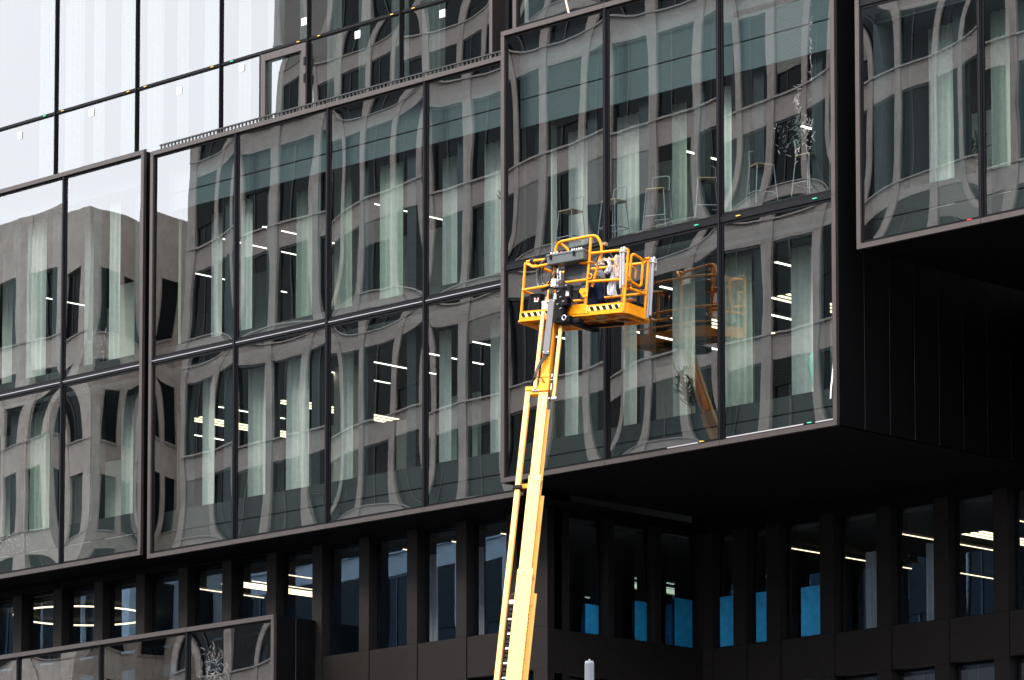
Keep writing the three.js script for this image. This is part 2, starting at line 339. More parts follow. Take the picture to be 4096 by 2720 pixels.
storey(-24, -.9, 11.4, 14.15, -1.6, -14, M.wallDark, true);
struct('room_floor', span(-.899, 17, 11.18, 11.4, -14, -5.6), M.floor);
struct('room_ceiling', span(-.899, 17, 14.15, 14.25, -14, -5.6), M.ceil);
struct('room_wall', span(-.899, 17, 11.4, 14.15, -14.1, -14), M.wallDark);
// columns and partitions standing in the rooms
function stand(name, cat, label, x, y0, y1, z, w, d, mat, group) { return inRow(tag(mesh(name, span(x, x + w, y0, y1, z - d, z), mat, scene), label, cat, group), x, z); }
for (const [y0, y1, where] of [[14.9, 17.95, 'lower'], [18.56, 21.9, 'upper']]) {
  for (const x of [-17.6, -12.4, -7.2, -2.0, 3.2]) stand('column', 'column', 'pale square column in the ' + where + ' glazed offices', x, y0, y1, -2.1, .42, .42, M.column, where + ' office columns');
  let k = 0;
  for (let x = -16.2; x < 6.6; x += rnd(1.9, 2.9)) { const w = rnd(.7, 1.5), z = -rnd(2.2, 3.6); stand('partition_wall', 'partition', 'pale partition wall inside the ' + where + ' glazed offices', x, y0, y0 + 2.1, z, Math.min(w, 7.3 - x), .1, k++ % 3 === 2 ? M.partGreen : M.column, where + ' office partitions'); }
}

for (const [x, w, z] of [[8.6, .8, -1.8], [10.4, 1.0, -2.4], [11.9, 1.2, -1.9], [13.8, .9, -2.4]]) stand('partition_wall', 'partition', 'pale partition wall inside the top right glazed office', x, 17.75, 19.9, z, w, .1, M.column, 'top right office partitions');
// inner skin of the glazed boxes: dark posts, parapet panels and bulkheads
function posts(t, x0, xs, ya, yb, z) { for (const x of xs) mesh('inner_post', span(x - x0 - .12, x - x0 + .12, ya, yb, z - .16, z), M.inner, t); }
function bands(t, xs, ya, yb, z, mat, split) {
  const cut = split ? [ya, ya + (yb - ya) * split, yb] : [ya, yb];
  for (let i = 0; i < cut.length - 1; i++) for (let k = 0; k < xs.length - 1; k++)
    mesh('inner_panel', span(xs[k] - xs[0] + (k ? .004 : .09), xs[k + 1] - xs[0] - (k < xs.length - 2 ? .004 : .09), cut[i] + (i ? .014 : 0), cut[i + 1] - .014, z - .05, z), mat, t);
}
for (const [t, xs, yb, yt, par, bulk, where] of [
  [boxA, XA, 18.18, 22.48, .2, .55, 'upper left'], [boxA, XA, 14.4, 18.18, .95, .2, 'lower left'],
  [boxB, XB, 18.2, 22.4, .2, 1.15, 'upper middle'], [boxB, XB, 14.3, 18.2, .95, .25, 'lower middle'],
  [boxC, XC, 18.32, 22.63, .22, 1.7, 'upper right of centre'], [boxC, XC, 14.46, 18.32, .72, .3, 'lower right of centre'],
  [boxD, XD, 17.31, 21.42, .95, .25, 'top right']]) {
  const x0 = xs[0], x1 = xs.at(-1), base = t.position.y, z = t.position.z;
  bands(t, xs, yb - base + .09, yb - base + par, -.3, M.parapet, par > .5 ? .5 : 0);
  bands(t, xs, yt - base - bulk, yt - base - .09, -.4, bulk > .6 ? M.bulkhead : M.parapet, bulk > .6 ? .32 : 0);
  const px = []; for (let i = 0; i < xs.length - 1; i++) px.push(xs[i] + .42, xs[i] + 1.72);
  posts(t, x0, px, yb - base + .1, yt - base - .1, -.56);
  for (let i = 0; i < xs.length - 1; i++) for (let k = 0; k < 2; k++) {
    const a = xs[i] + .53 + k * 1.3, r = rnd();
    if (a < -15.3) continue;
    if (r < .84) curtain(a, Math.min(a + rnd(.3, .7), x1 - .2), yb + par * .6, yt - bulk - .02, z - rnd(.75, 1.3), r < .7 ? M.curtain : M.curtainGreen, (r < .7 ? 'pale' : 'green tinted') + ' pleated curtain in the ' + where + ' offices', where + (r < .7 ? ' pale curtains' : ' green curtains'));
  }
}
// white blinds behind the top storey and the strip above the lift
for (let i = 0; i < 14; i++) {
  const x = -18.0 + i * .93 + rnd(-.08, .08), w = rnd(.36, .6);
  curtain(x, x + w, 22.7, 28.5, -3.3, M.curtain, 'white vertical curtain strip behind the set-back top storey', 'white curtain strips in the top storey');
}
for (const x of [1.5, 3.0, 5.6]) curtain(x, x + .8, 22.7, 26.4, -.7, M.curtainGreen, 'green tinted curtain above the box behind the lift', 'curtains in the upper strip');

// ------------------------------------------------------------------ ceiling lights, running back from the facade
for (const [x, z0, z1] of [[-19.9, -4.3, -7.8], [-15.7, -4.6, -7.9], [-12.85, -4.0, -6.0], [-12.95, -6.5, -7.5], [-11.45, -4.0, -4.7], [-11.5, -5.2, -6.2], [-8.4, -4.2, -6.0]]) led(x, 21.78, z0, z1 - .6, .036, 'in the upper glazed offices');
for (const [x, z0, z1] of [[-14.1, -4.0, -5.4], [-11.4, -2.8, -4.6], [-7.2, -1.9, -3.6], [-5.9, -1.7, -3.6], [-4.58, -1.7, -3.6], [-3.22, -1.7, -3.6]]) led(x, 17.85, z0, z1, .038, 'in the lower middle offices');
for (const [x, z0, z1] of [[2.3, -3.4, -5.9], [5.16, -1.0, -2.4], [-.45, -3.3, -6.8], [2.47, -1.0, -2.3], [5.16, -3.4, -5.9], [-1.8, -1.8, -3.1]]) led(x, 17.85, z0, z1, .06, 'in the lower office behind the lift');
for (const [x, z0, z1] of [[1.3, -2.9, -3.9], [3.96, -3.1, -4.1], [6.4, -3.1, -4.1]]) led(x, 20.85, z0, z1, .06, 'in the upper office behind the lift');
for (const [x, z0, z1] of [[9.7, -2.2, -3.2], [12.0, -3.0, -4.2]]) led(x, 20.9, z0, z1, .06, 'in the top right office');
for (const [x, z0, z1] of [[-11.45, -2.1, -4.1], [-8.8, -1.9, -3.0], [-9.9, -2.4, -4.2], [-4.87, -1.75, -2.3], [-3.55, -1.75, -2.3], [-2.25, -1.75, -2.3], [.4, -6.8, -10.4], [2.95, -6.8, -9.9], [.72, -11.2, -12.7], [5.4, -6.8, -9.9]]) led(x, 14.08, z0, z1, .026, 'behind the narrow lower windows', M.ledLow);
// warm cove lights in wide bands
for (const [x, z0, z1, y, where] of [[3.3, -3.2, -5.6, 17.9, 'in the lower office behind the lift'], [.9, -3.2, -5.6, 17.9, 'in the lower office behind the lift'], [-10.2, -3.4, -6.5, 17.9, 'in the lower middle offices'], [-12.9, -3.4, -6.5, 17.9, 'in the lower middle offices'], [-10.6, -2.4, -5, 14.12, 'behind the narrow lower windows'], [3.8, -8, -11, 14.12, 'behind the narrow lower windows']]) {
  const t = thing('cove_light', 'wide warm ceiling light band ' + where, 'ceiling light', [x, y, (z0 + z1) / 2], 'warm ceiling bands ' + where);
  mesh('tray', bx(.62, .04, z0 - z1, 0, .026, 0), M.wall, t);
  inRow(t, x, (z0 + z1) / 2);
  for (const k of [-.2, 0, .2]) mesh('diffuser', bx(.09, .01, z0 - z1 - .05, k, 0, 0), M.ledWarm, t);
  const l = new THREE.RectAreaLight(0xffdca0, .5, .5, z0 - z1); l.position.set(x, y - .03, (z0 + z1) / 2); l.rotation.x = -Math.PI / 2; scene.add(l);
}
{ // ring lamp
  const t = thing('ring_lamp', 'large thin glowing ring lamp behind the narrow windows at bottom left', 'ceiling light', [-15.95, 14.05, -3.0]);
  mesh('glowing_ring', new THREE.TorusGeometry(1.42, .018, 6, 64).rotateX(Math.PI / 2), M.ledLow, t);
  for (let k = 0; k < 3; k++) mesh('cable', rod(V(1.42 * Math.cos(k * 2.1), 0, 1.42 * Math.sin(k * 2.1)), V(1.42 * Math.cos(k * 2.1), .15, 1.42 * Math.sin(k * 2.1)), .006, 5), M.steel, t);
}

// ------------------------------------------------------------------ dark lower storeys with narrow windows
{
  const t = thing('lower_facade', 'dark metal lower storeys with narrow upright windows under the glazed boxes', 'facade', [0, 0, -1.1]);
  const Z = -1.1, rows = [[12.12, 14.26, 11.35], [8.6, 11.35, 7.8], [4.9, 7.8, 4.0]];
  const win = (x0, x1, y0, y1) => {           // window in the plane of the street
    const g = part('window', t, [x0, y0, -.24]), w = x1 - x0, h = y1 - y0;
    mesh('frame', [span(0, .05, 0, h, -.04, .02), span(w - .05, w, 0, h, -.04, .02), span(.05, w - .05, 0, .04, -.04, .018), span(.05, w - .05, h - .04, h, -.04, .018)], M.gasket, g);
    const p = mesh('glass_pane', paneGeo(w - .11, h - .09, .0006, .0005, rnd(0, 40)), M.glassBlue, g); p.position.set(w / 2, h / 2, -.012);
  };
  const jambs = []; for (let x = -.16 - 1.307; x > -23.8; x -= 1.307) jambs.push(x);
  jambs.reverse();
  for (const [y0, y1, ys] of rows) {
    for (let i = 0; i < jambs.length; i++) {
      const j = jambs[i], nx = i < jambs.length - 1 ? jambs[i + 1] : -.77;
      mesh('pier', span(j, j + .27, y0, y1, -.26, 0), M.pier, t);
      win(j + .27, nx, y0, y1);
      mesh('spandrel_panel', span(j + .275, nx - .004, ys + .005, y0 - .005, -.26, -.02), M.pier, t);
      mesh('spandrel_panel', span(j + .004, j + .266, ys + .005, y0 - .005, -.26, -.002), M.pier, t);
    }
    mesh('pier', span(-.77, -.42, y0, y1, -.35, 0), M.pier, t);
    mesh('spandrel_panel', span(-.766, -.42, ys + .005, y0 - .005, -.35, -.002), M.pier, t);
  }
  mesh('base_wall', span(-24, -.42, 0, 4, -.3, 0), M.pier, t);
  mesh('head_panel', span(-24, -.42, 14.265, 14.6, -.6, -.06), M.soffit, t);
}
{ // recess: return wall facing right, and the wall at its back
  const t = thing('recessed_facade', 'deeply shaded recess wall with narrow windows at the lower right', 'facade', [-.42, 0, -5.25]);
  const win = (x0, x1, y0, y1, z, turn) => {
    const g = part('window', t, [x0, y0, z]), w = x1 - x0, h = y1 - y0; g.rotation.y = turn ? Math.PI / 2 : 0;
    mesh('frame', [span(0, .05, 0, h, -.04, .02), span(w - .05, w, 0, h, -.04, .02), span(.05, w - .05, 0, .04, -.04, .018), span(.05, w - .05, h - .04, h, -.04, .018)], M.gasket, g);
    const p = mesh('glass_pane', paneGeo(w - .11, h - .09, .0006, .0005, rnd(0, 40)), M.glassBlue, g); p.position.set(w / 2, h / 2, -.012);
  };
  const rows = [[12.08, 14.26, 11.28], [8.6, 11.28, 7.8], [4.9, 7.8, 4.0]], zs = [4.15, 3.74, 2.56, 1.3, .02];
  for (const [y0, y1, ys] of rows) {
    for (let i = 0; i < 4; i++) {             // return wall: local z runs from 4.15 (front) to 0
      mesh('pier', span(-.3, 0, y0, y1, zs[i] - .16 - (i ? 0 : .02), zs[i] - (i ? 0 : .36)), M.pier, t);
      const g = part('window', t, [-.22, y0, zs[i] - .17]); g.rotation.y = Math.PI / 2;
      const w = zs[i] - .17 - zs[i + 1], h = y1 - y0;
      mesh('frame', [span(0, .05, 0, h, -.04, .02), span(w - .05, w, 0, h, -.04, .02), span(.05, w - .05, 0, .04, -.04, .018), span(.05, w - .05, h - .04, h, -.04, .018)], M.gasket, g);
      const p = mesh('glass_pane', paneGeo(w - .11, h - .09, .0006, .0005, rnd(0, 40)), M.glassBlue, g); p.position.set(w / 2, h / 2, -.012);
      mesh('spandrel_panel', span(-.3, -.01, ys + .005, y0 - .005, zs[i + 1] + .004, zs[i] - .004), M.pier, t);
    }
    const xr = [.25, 1.1, 1.92, 3.22, 4.56, 5.88, 7.22, 8.55, 9.9, 11.2, 12.5, 13.85, 15.2, 16.5];   // right edges of the piers
    for (let i = 0; i < xr.length; i++) {
      const pw = i === 0 ? .25 : .33;
      mesh('pier', span(xr[i] - pw, xr[i], y0, y1, -.26, 0), M.pier, t);
      mesh('spandrel_panel', span((i ? xr[i - 1] : 0) + .004, xr[i] - pw - .004, ys + .005, y0 - .005, -.26, -.02), M.pier, t);
      mesh('spandrel_panel', span(xr[i] - pw + .004, xr[i] - .004, ys + .005, y0 - .005, -.26, -.002), M.pier, t);
      if (i) win(xr[i - 1], xr[i] - pw, y0, y1, -.24, false);
    }
  }
  mesh('head_panel', span(-.3, 17, 14.265, 17.6, -.4, -.05), M.soffit, t);
  mesh('head_panel', span(-.3, -.05, 14.265, 14.45, -.04, 4.1), M.soffit, t);
  mesh('corner_post', span(-.3, -.001, 4.0, 14.26, -.27, .018), M.pier, t);
  mesh('base_wall', span(0, 17, 0, 4, -.3, 0), M.pier, t);
  mesh('base_wall', span(-.3, -.002, 0, 4, .0, 4.15), M.pier, t);
}
// added blue sheets that paint tinted sky reflections onto some recess panes
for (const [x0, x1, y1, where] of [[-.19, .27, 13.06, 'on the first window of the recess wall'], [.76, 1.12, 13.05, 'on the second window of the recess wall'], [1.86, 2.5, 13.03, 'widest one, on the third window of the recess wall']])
  tag(mesh('painted_reflection', span(x0 - .03, x1, 12.125, y1, -5.47, -5.462), M.blueReflection, scene), 'painted blue sky reflection ' + where, 'panel', 'painted sky reflections on the recess windows');
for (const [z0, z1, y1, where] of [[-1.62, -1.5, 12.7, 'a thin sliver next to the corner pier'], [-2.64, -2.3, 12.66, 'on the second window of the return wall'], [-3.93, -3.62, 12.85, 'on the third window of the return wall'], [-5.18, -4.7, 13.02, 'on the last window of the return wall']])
  tag(mesh('painted_reflection', span(-.625, -.617, 12.125, y1, z0, z1), M.blueReflection, scene), 'painted blue sky reflection ' + where, 'panel', 'painted sky reflections on the recess windows');
{ const t = thing('light_blocking_wing', 'unseen dark wing added right of the recess to block sky light', 'building', [16.4, 0, -6]); mesh('wall', span(0, 8, 0, 26, 0, 6.8), M.clad, t); mesh('roof_edge', span(-.05, 8.05, 26, 26.2, -.05, 6.85), M.bronze, t); }  // unseen mass added so that less sky light reaches the recess
for (const [x, w] of [[3.0, .34], [4.45, .28], [6.0, .34], [8.0, .5]]) curtain(x, x + w, 11.45, 13.6, -5.9, M.curtainBlue, 'bluish curtain behind a recess window at lower right', 'curtains behind the recess windows');
for (const [x, w] of [[-14, .35], [-12.6, .3], [-7.5, .4], [-4.4, .45], [-3.1, .4], [-5.9, .4]]) curtain(x, x + w, 11.45, 13.9, -1.8, M.curtainBlue, 'bluish curtain behind a narrow lower window', 'curtains behind the narrow lower windows');

// ------------------------------------------------------------------ buildings across the street, seen mirrored in the glass
function blindGeo(w, h) {
  const n = Math.max(3, Math.round(h / .085)), pos = [], idx = [], uv = [];
  for (let i = 0; i <= n; i++) { const y = -i * h / n; for (const q of [[y, 0], [y - .03, -.045]]) { if (i === n && q[1]) continue; pos.push(0, q[0], q[1], w, q[0], q[1]); uv.push(0, q[0], w, q[0]); } }
  for (let i = 0; i < pos.length / 6 - 1; i++) { const a = i * 2; idx.push(a, a + 2, a + 1, a + 1, a + 2, a + 3); }
  const g = new THREE.BufferGeometry(); g.setAttribute('position', new THREE.Float32BufferAttribute(pos, 3)); g.setAttribute('uv', new THREE.Float32BufferAttribute(uv, 2)); g.setIndex(idx); const q = g.toNonIndexed(); q.computeVertexNormals(); return q;
}
function gridBuilding(name, label, x0, bays, pitch, z, depth, sills, top, o) {
  const t = thing(name, label, 'building', [x0, 0, z]), W = bays * pitch, pw = o.pier, H = o.win, m = o.mat, rv = o.reveal ?? .1;
  mesh('wall', [span(0, W + pw, 0, top, .5, depth)], o.core ?? m, t);
  for (let i = 0; i <= bays; i++) mesh('pier', span(i * pitch, i * pitch + pw, sills[0] - 1.2, top, rv - .02, .499), m, t);
  sills.forEach((s, k) => {
    const y0 = k ? sills[k - 1] + H : 0;
    mesh('spandrel_band', span(pw * .0 + .001, W + pw - .001, y0, s - .06, rv + .05, .498), m, t);
    mesh('sill', span(.01, W + pw - .01, s - .059, s, rv - .07, .5), M.ledge, t);
  });
  mesh('cornice', span(.001, W + pw - .001, sills.at(-1) + H, top - .001, rv + .04, .498), m, t);
  const gG = span(0, pitch - pw, 0, H, .44, .46), gF = merge([span(0, .07, 0, H, .38, .44), span(pitch - pw - .07, pitch - pw, 0, H, .38, .44), span((pitch - pw) * .36, (pitch - pw) * .36 + .06, 0, H, .39, .44), span(.07, pitch - pw - .07, H - .08, H, .38, .439)]);
  const gBs = [H, H * .75, H * .5, H * .3].map((h) => blindGeo(pitch - pw - .1, h));
  sills.forEach((s, k) => {
    if (s < (o.from ?? 12)) return;
    for (let i = 0; i < bays; i++) {
      const w = mesh('window', gG, M.winGlass, t); w.position.set(i * pitch + pw, s, 0); mesh('frame', gF, M.winFrame, w);
      const r = rnd(); if (r < o.blinds) { const b = mesh('blind', gBs[Math.floor(rnd(0, 4))], rnd() < .12 ? M.blind : M.blindDark, w); b.position.set(.05, H - .02, .37); }
    }
  });
  return t;
}
const sillsO = []; for (let k = -6; k <= 4; k++) sillsO.push(27.4 + 3.7 * k);
gridBuilding('office_building', 'brown stone office block across the street, seen only mirrored in the glass', -56.84, 23, 2.3, 40, 16, sillsO, 47, { pier: .44, win: 2.86, mat: M.stone, blinds: .32, reveal: .28 });
const paleBlock = gridBuilding('office_building', 'pale stone block with flat roof, mirrored in the far left box', -62.6 - 17 * 2.6, 17, 2.6 - .036, 40.2, 5, sillsO.slice(0, 8).map((y) => y + 1.75), 37.6, { pier: .8, win: 2.5, mat: M.stonePale, blinds: .2 });
for (const y of sillsO.slice(3, 8)) for (const z of [.9, 2.9]) { const w = mesh('window', span(0, .02, 0, 2.4, 0, 1.3), M.winGlass, paleBlock); w.position.set(44.39, y + 1.75, z); mesh('frame', [span(.002, .06, -.06, 2.46, -.07, -.001), span(.002, .06, -.06, 2.46, 1.301, 1.37), span(.002, .07, -.12, -.061, -.1, 1.4)], M.ledge, w); }
gridBuilding('office_building', 'dark brown block at the end of the side street, mirrored beside the brown office block', -82, 11, 2.3, 56, 12, sillsO.slice(0, 8).map((y) => y + .8), 38.4, { pier: .9, win: 2.0, mat: M.stoneDark, blinds: .2 });

// unseen blocks added behind and beside the camera to cut low sky light
gridBuilding('office_building', 'unseen stone block added behind the photographer to cut low sky light', 8, 24, 4.2, 78, 14, [5, 9, 13, 17, 21, 25], 31, { pier: 1.2, win: 2.4, mat: M.stoneDark, blinds: .2 });
{ const t = gridBuilding('office_building', 'unseen stone block added on the right to cut low sky light', 0, 20, 4.2, 0, 14, [5, 9, 13, 17, 21, 25], 31, { pier: 1.2, win: 2.4, mat: M.stoneDark, blinds: .2 }); t.position.set(88, 0, 58); t.rotation.y = Math.PI / 2; }

// ------------------------------------------------------------------ the lift: boom and basket
const liftBase = V(5.4, 0, 6.9);
const lift = thing('boom_lift', 'yellow telescopic boom lift raised in front of the glass facade', 'boom lift', liftBase.toArray());
const frameOf = (name, origin, x, y, z, parent) => { const g = part(name, parent); g.matrix.makeBasis(x, y, z).setPosition(origin.clone().sub(liftBase)); g.matrix.decompose(g.position, g.quaternion, g.scale); return g; };
{ // carrier, out of the frame below
  mesh('chassis', [chamfered(2.3, .55, 5.2, .08, .6, .85, 1.4), chamfered(2.1, .3, 4.4, .06, .6, 1.27, 1.4)], M.yellow, lift);
  for (const [x, z] of [[-.5, -.4], [1.7, -.4], [-.5, 3.2], [1.7, 3.2]]) {
    const w = part('wheel', lift, [x, .5, z]);
    mesh('tyre', new THREE.TorusGeometry(.35, .15, 12, 28).rotateY(Math.PI / 2).scale(1.5, 1, 1), M.rubber, w);
    mesh('rim', new THREE.CylinderGeometry(.24, .24, .3, 20).rotateZ(Math.PI / 2), M.yellow, w);
  }
  mesh('turret', [new THREE.CylinderGeometry(.6, .65, .3, 28).translate(.3, 1.57, .5), chamfered(.9, 1.0, 1.5, .08, .3, 2.2, .7)], M.yellow, lift);
}
const up = V(-.1601, .9415, -.2966), fr = V(.4472, .337, .8285), sd = V(.88, 0, -.475);
fr.sub(up.clone().multiplyScalar(fr.dot(up))).normalize(); sd.crossVectors(up, fr).normalize();
const boom = frameOf('boom', V(3.037, 15.551, 2.53), sd, up, fr, lift);
const bevelled = (u0, u1, v0, v1, w0, w1, r = .012) => chamfered(u1 - u0, v1 - v0, w1 - w0, r, (u0 + u1) / 2, (v0 + v1) / 2, (w0 + w1) / 2);
{
  const bolts = (u, v, w) => { const gs = []; for (const x of u) for (const y of v) gs.push(new THREE.CylinderGeometry(.009, .009, .02, 8).rotateX(Math.PI / 2).translate(x, y, w)); return gs; };
  mesh('boom_section', [bevelled(-.035, .175, -13.6, -3.66, -.105, .128, .01), bevelled(-.045, .222, -13.6, -3.64, .129, .15, .006), bevelled(.1, .25, -13.6, -3.98, -.125, -.1, .004), bevelled(-.05, .19, -3.74, -3.66, -.12, .128, .01)], M.yellowPale, boom);
  mesh('boom_section', [bevelled(-.025, .145, -4.4, -1.88, -.08, .108), bevelled(-.033, .182, -4.4, -1.86, .109, .125, .005), bevelled(.08, .205, -4.2, -2.15, -.098, -.076, .004), bevelled(-.035, .155, -1.96, -1.88, -.09, .108, .008)], M.yellowPale, boom);
  mesh('boom_section', [bevelled(-.015, .11, -2.4, -.22, -.06, .086), bevelled(-.022, .138, -2.4, -.2, .087, .1, .004), bevelled(.06, .155, -2.2, -.5, -.075, -.056, .004)], M.yellowPale, boom);
  mesh('boom_head', [bevelled(-.03, .15, -.24, .02, -.09, .13), bevelled(-.02, .14, .03, .1, -.06, .12, .01)], M.yellow, boom);
  mesh('bolt', [...bolts([.0, .03, .14, .17], [-3.7, -3.75], .16), ...bolts([0, .025, .12, .145], [-1.92, -1.96], .134)], M.steel, boom);
  mesh('access_hole', [-5.05, -5.32, -5.58, -5.84].map((v) => new THREE.TorusGeometry(.034, .006, 6, 20).translate(.09, v, .15)), M.yellowPale, boom);
  mesh('hole_plug', [-5.05, -5.32, -5.58, -5.84].map((v) => new THREE.CylinderGeometry(.033, .033, .004, 20).rotateX(Math.PI / 2).translate(.09, v, .149)), M.orange, boom);
  mesh('weld_plate', new THREE.ExtrudeGeometry(new THREE.Shape([new THREE.Vector2(-.025, -8), new THREE.Vector2(.205, -8), new THREE.Vector2(.205, -4.86), new THREE.Vector2(.13, -4.77), new THREE.Vector2(.04, -4.77), new THREE.Vector2(-.025, -4.86)]), { depth: .005, bevelEnabled: false }).translate(0, 0, .149), M.yellowPale, boom);
  // slanted black lettering on the side of the lowest section, too oblique to read
  const marks = []; const R0 = seed;
  for (let v = -6.6; v < -4.15; v += .075) {
    const h = rnd(.07, .12), c = rnd(-.02, .02);
    const m1 = bx(.002, .024, h, 0, 0, 0); m1.rotateX(.5); marks.push(m1.translate(.1765, v, .01 + c));
    if (rnd() < .6) marks.push(bx(.002, .05, .022, .1765, v + .03, .02 + c + rnd(-.04, .04)));
  }
  mesh('lettering', marks, M.black, boom); seed = R0;
  mesh('jib', [bevelled(-.03, .125, .1, 1.72, -.06, .1, .01), bevelled(-.052, -.0, 1.5, 1.75, -.06, .14, .01), bevelled(.08, .125, 1.5, 1.75, -.06, .14, .01)], M.yellow, boom);
  const plate = mesh('cover_plate', bevelled(-.012, .1, .46, 1.56, .1, .155, .006), M.greyPlate, boom);
  mesh('screw', bolts([.0, .088], [.5, 1.5], .158), M.steel, plate);
  mesh('link_bar', bevelled(-.125, -.065, -.2, 1.34, .07, .13, .01), M.yellowPale, boom);
  mesh('link_bar', bevelled(.20, .26, -.38, 1.36, .02, .08, .01), M.yellowPale, boom);
  mesh('pin', [rod(V(.15, -.36, .05), V(.29, -.36, .05), .035, 12), rod(V(-.14, -.2, .08), V(.0, -.2, .08), .03, 12), rod(V(.19, 1.38, .05), V(.28, 1.38, .05), .035, 12)], M.steel, boom);
  mesh('hose_guide', [bevelled(-.27, -.185, -13, -.15, .0, .08, .008)], M.yellowPale, boom);
  mesh('guide_bracket', [bevelled(-.27, .0, -.2, -.12, -.02, .1, .008), bevelled(-.19, -.02, -.27, -.2, -.01, .08, .01), bevelled(-.19, -.03, -2.06, -1.98, .02, .06, .008)], M.yellow, boom);
  mesh('clamp', [bevelled(-.3, -.15, -2.09, -2.02, -.03, .11, .01), rod(V(-.16, -2.12, .1), V(-.12, -1.9, .08), .006, 6)], M.black, boom);
  // cable chain beside the lowest section
  const chain = part('cable_chain', boom), links = [], clips = [], cab = [];
  for (let v = -7.6; v < -4.25; v += .085) links.push(bx(.085, .014, .07, -.1, v, .03));
  for (let v = -7.5; v < -4.4; v += .27) clips.push(bx(.07, .03, .012, -.1 + rnd(-.01, .01), v, .07));
  for (let k = 0; k < 4; k++) cab.push(rod(V(-.13 + k * .02, -7.6, .03 + .01 * (k % 2)), V(-.13 + k * .02, -4.2, .03 + .01 * (k % 2)), .008, 6));
  mesh('link', links, M.black, chain); mesh('clip', clips, M.white, chain); mesh('cable', cab, M.rubber, chain); mesh('end_bracket', bevelled(-.15, -.05, -4.25, -4.18, -.01, .09, .006), M.white, chain);
  mesh('cable_loop', [0, .02].map((k) => tube([[-.13 + k, -4.2, .04], [-.14 + k, -4.08, .06], [-.1 + k, -4.05, .06], [-.085 + k, -4.18, .04]], .008, 6, false, .1, 16)), M.rubber, boom);
  mesh('hose', [0, 1, 2, 3].map((k) => tube([[.0 + k * .022, .5, .12], [-.0 + k * .02, .4, .15], [-.08 + k * .012, .2, .17], [-.12 + k * .008, .02, .15], [-.2 + k * .012, -.14, .06], [-.22 + k * .012, -.4, .04]], .011, 6, false, .1, 26)), M.rubber, boom);
  mesh('hose', tube([[-.13, .03, .15], [-.05, -.0, .19], [.03, -.03, .18], [.07, -.09, .13]], .009, 6, false, .1, 18), M.rubber, boom);
  mesh('hose', tube([[.17, .05, .06], [.2, -.05, .1], [.19, -.3, .1], [.17, -.42, .06]], .012, 6, false, .1, 16), M.rubber, boom);
  for (const [a, b, q] of [[V(.17, .04, .08), V(.175, .1, .09), .016], [V(.19, -.1, .1), V(.19, -.22, .1), .014], [V(.16, -.02, .1), V(.2, -.02, .1), .014]]) mesh('fitting', rod(a, b, q, 8), M.steel, boom);
  mesh('hose', [0, 1, 2].map((k) => tube([[.0 + k * .03, 1.5, .13], [.0 + k * .03, 1.68, .17], [.01 + k * .03, 1.82, .13], [.03 + k * .03, 1.85, -.02], [.06 + k * .03, 1.6, -.1]], .015, 6, false, .1, 22)), M.rubber, boom);
}
const bX = V(.9929, -.0623, -.1009), bY = V(.0568, .9968, -.0566), bZ = V(.1041, .0505, .9933);
const basket = frameOf('basket', V(3.187, 16.689, 1.679), bX, bY, bZ, lift);
const pan = (w, d, r) => { const s = new THREE.Shape(), x = w / 2, y = d / 2; s.moveTo(-x + r, -y); s.lineTo(x - r, -y); s.absarc(x - r, -y + r, r, -Math.PI / 2, 0); s.lineTo(x, y - .26); s.quadraticCurveTo(x, y - .16, x - .1, y - .08); s.quadraticCurveTo(x - .2, y, x - .3, y); s.lineTo(-x + r, y); s.absarc(-x + r, y - r, r, Math.PI / 2, Math.PI); s.lineTo(-x, -y + r); s.absarc(-x + r, -y + r, r, Math.PI, 1.5 * Math.PI); return s; };
const FZ = .425;
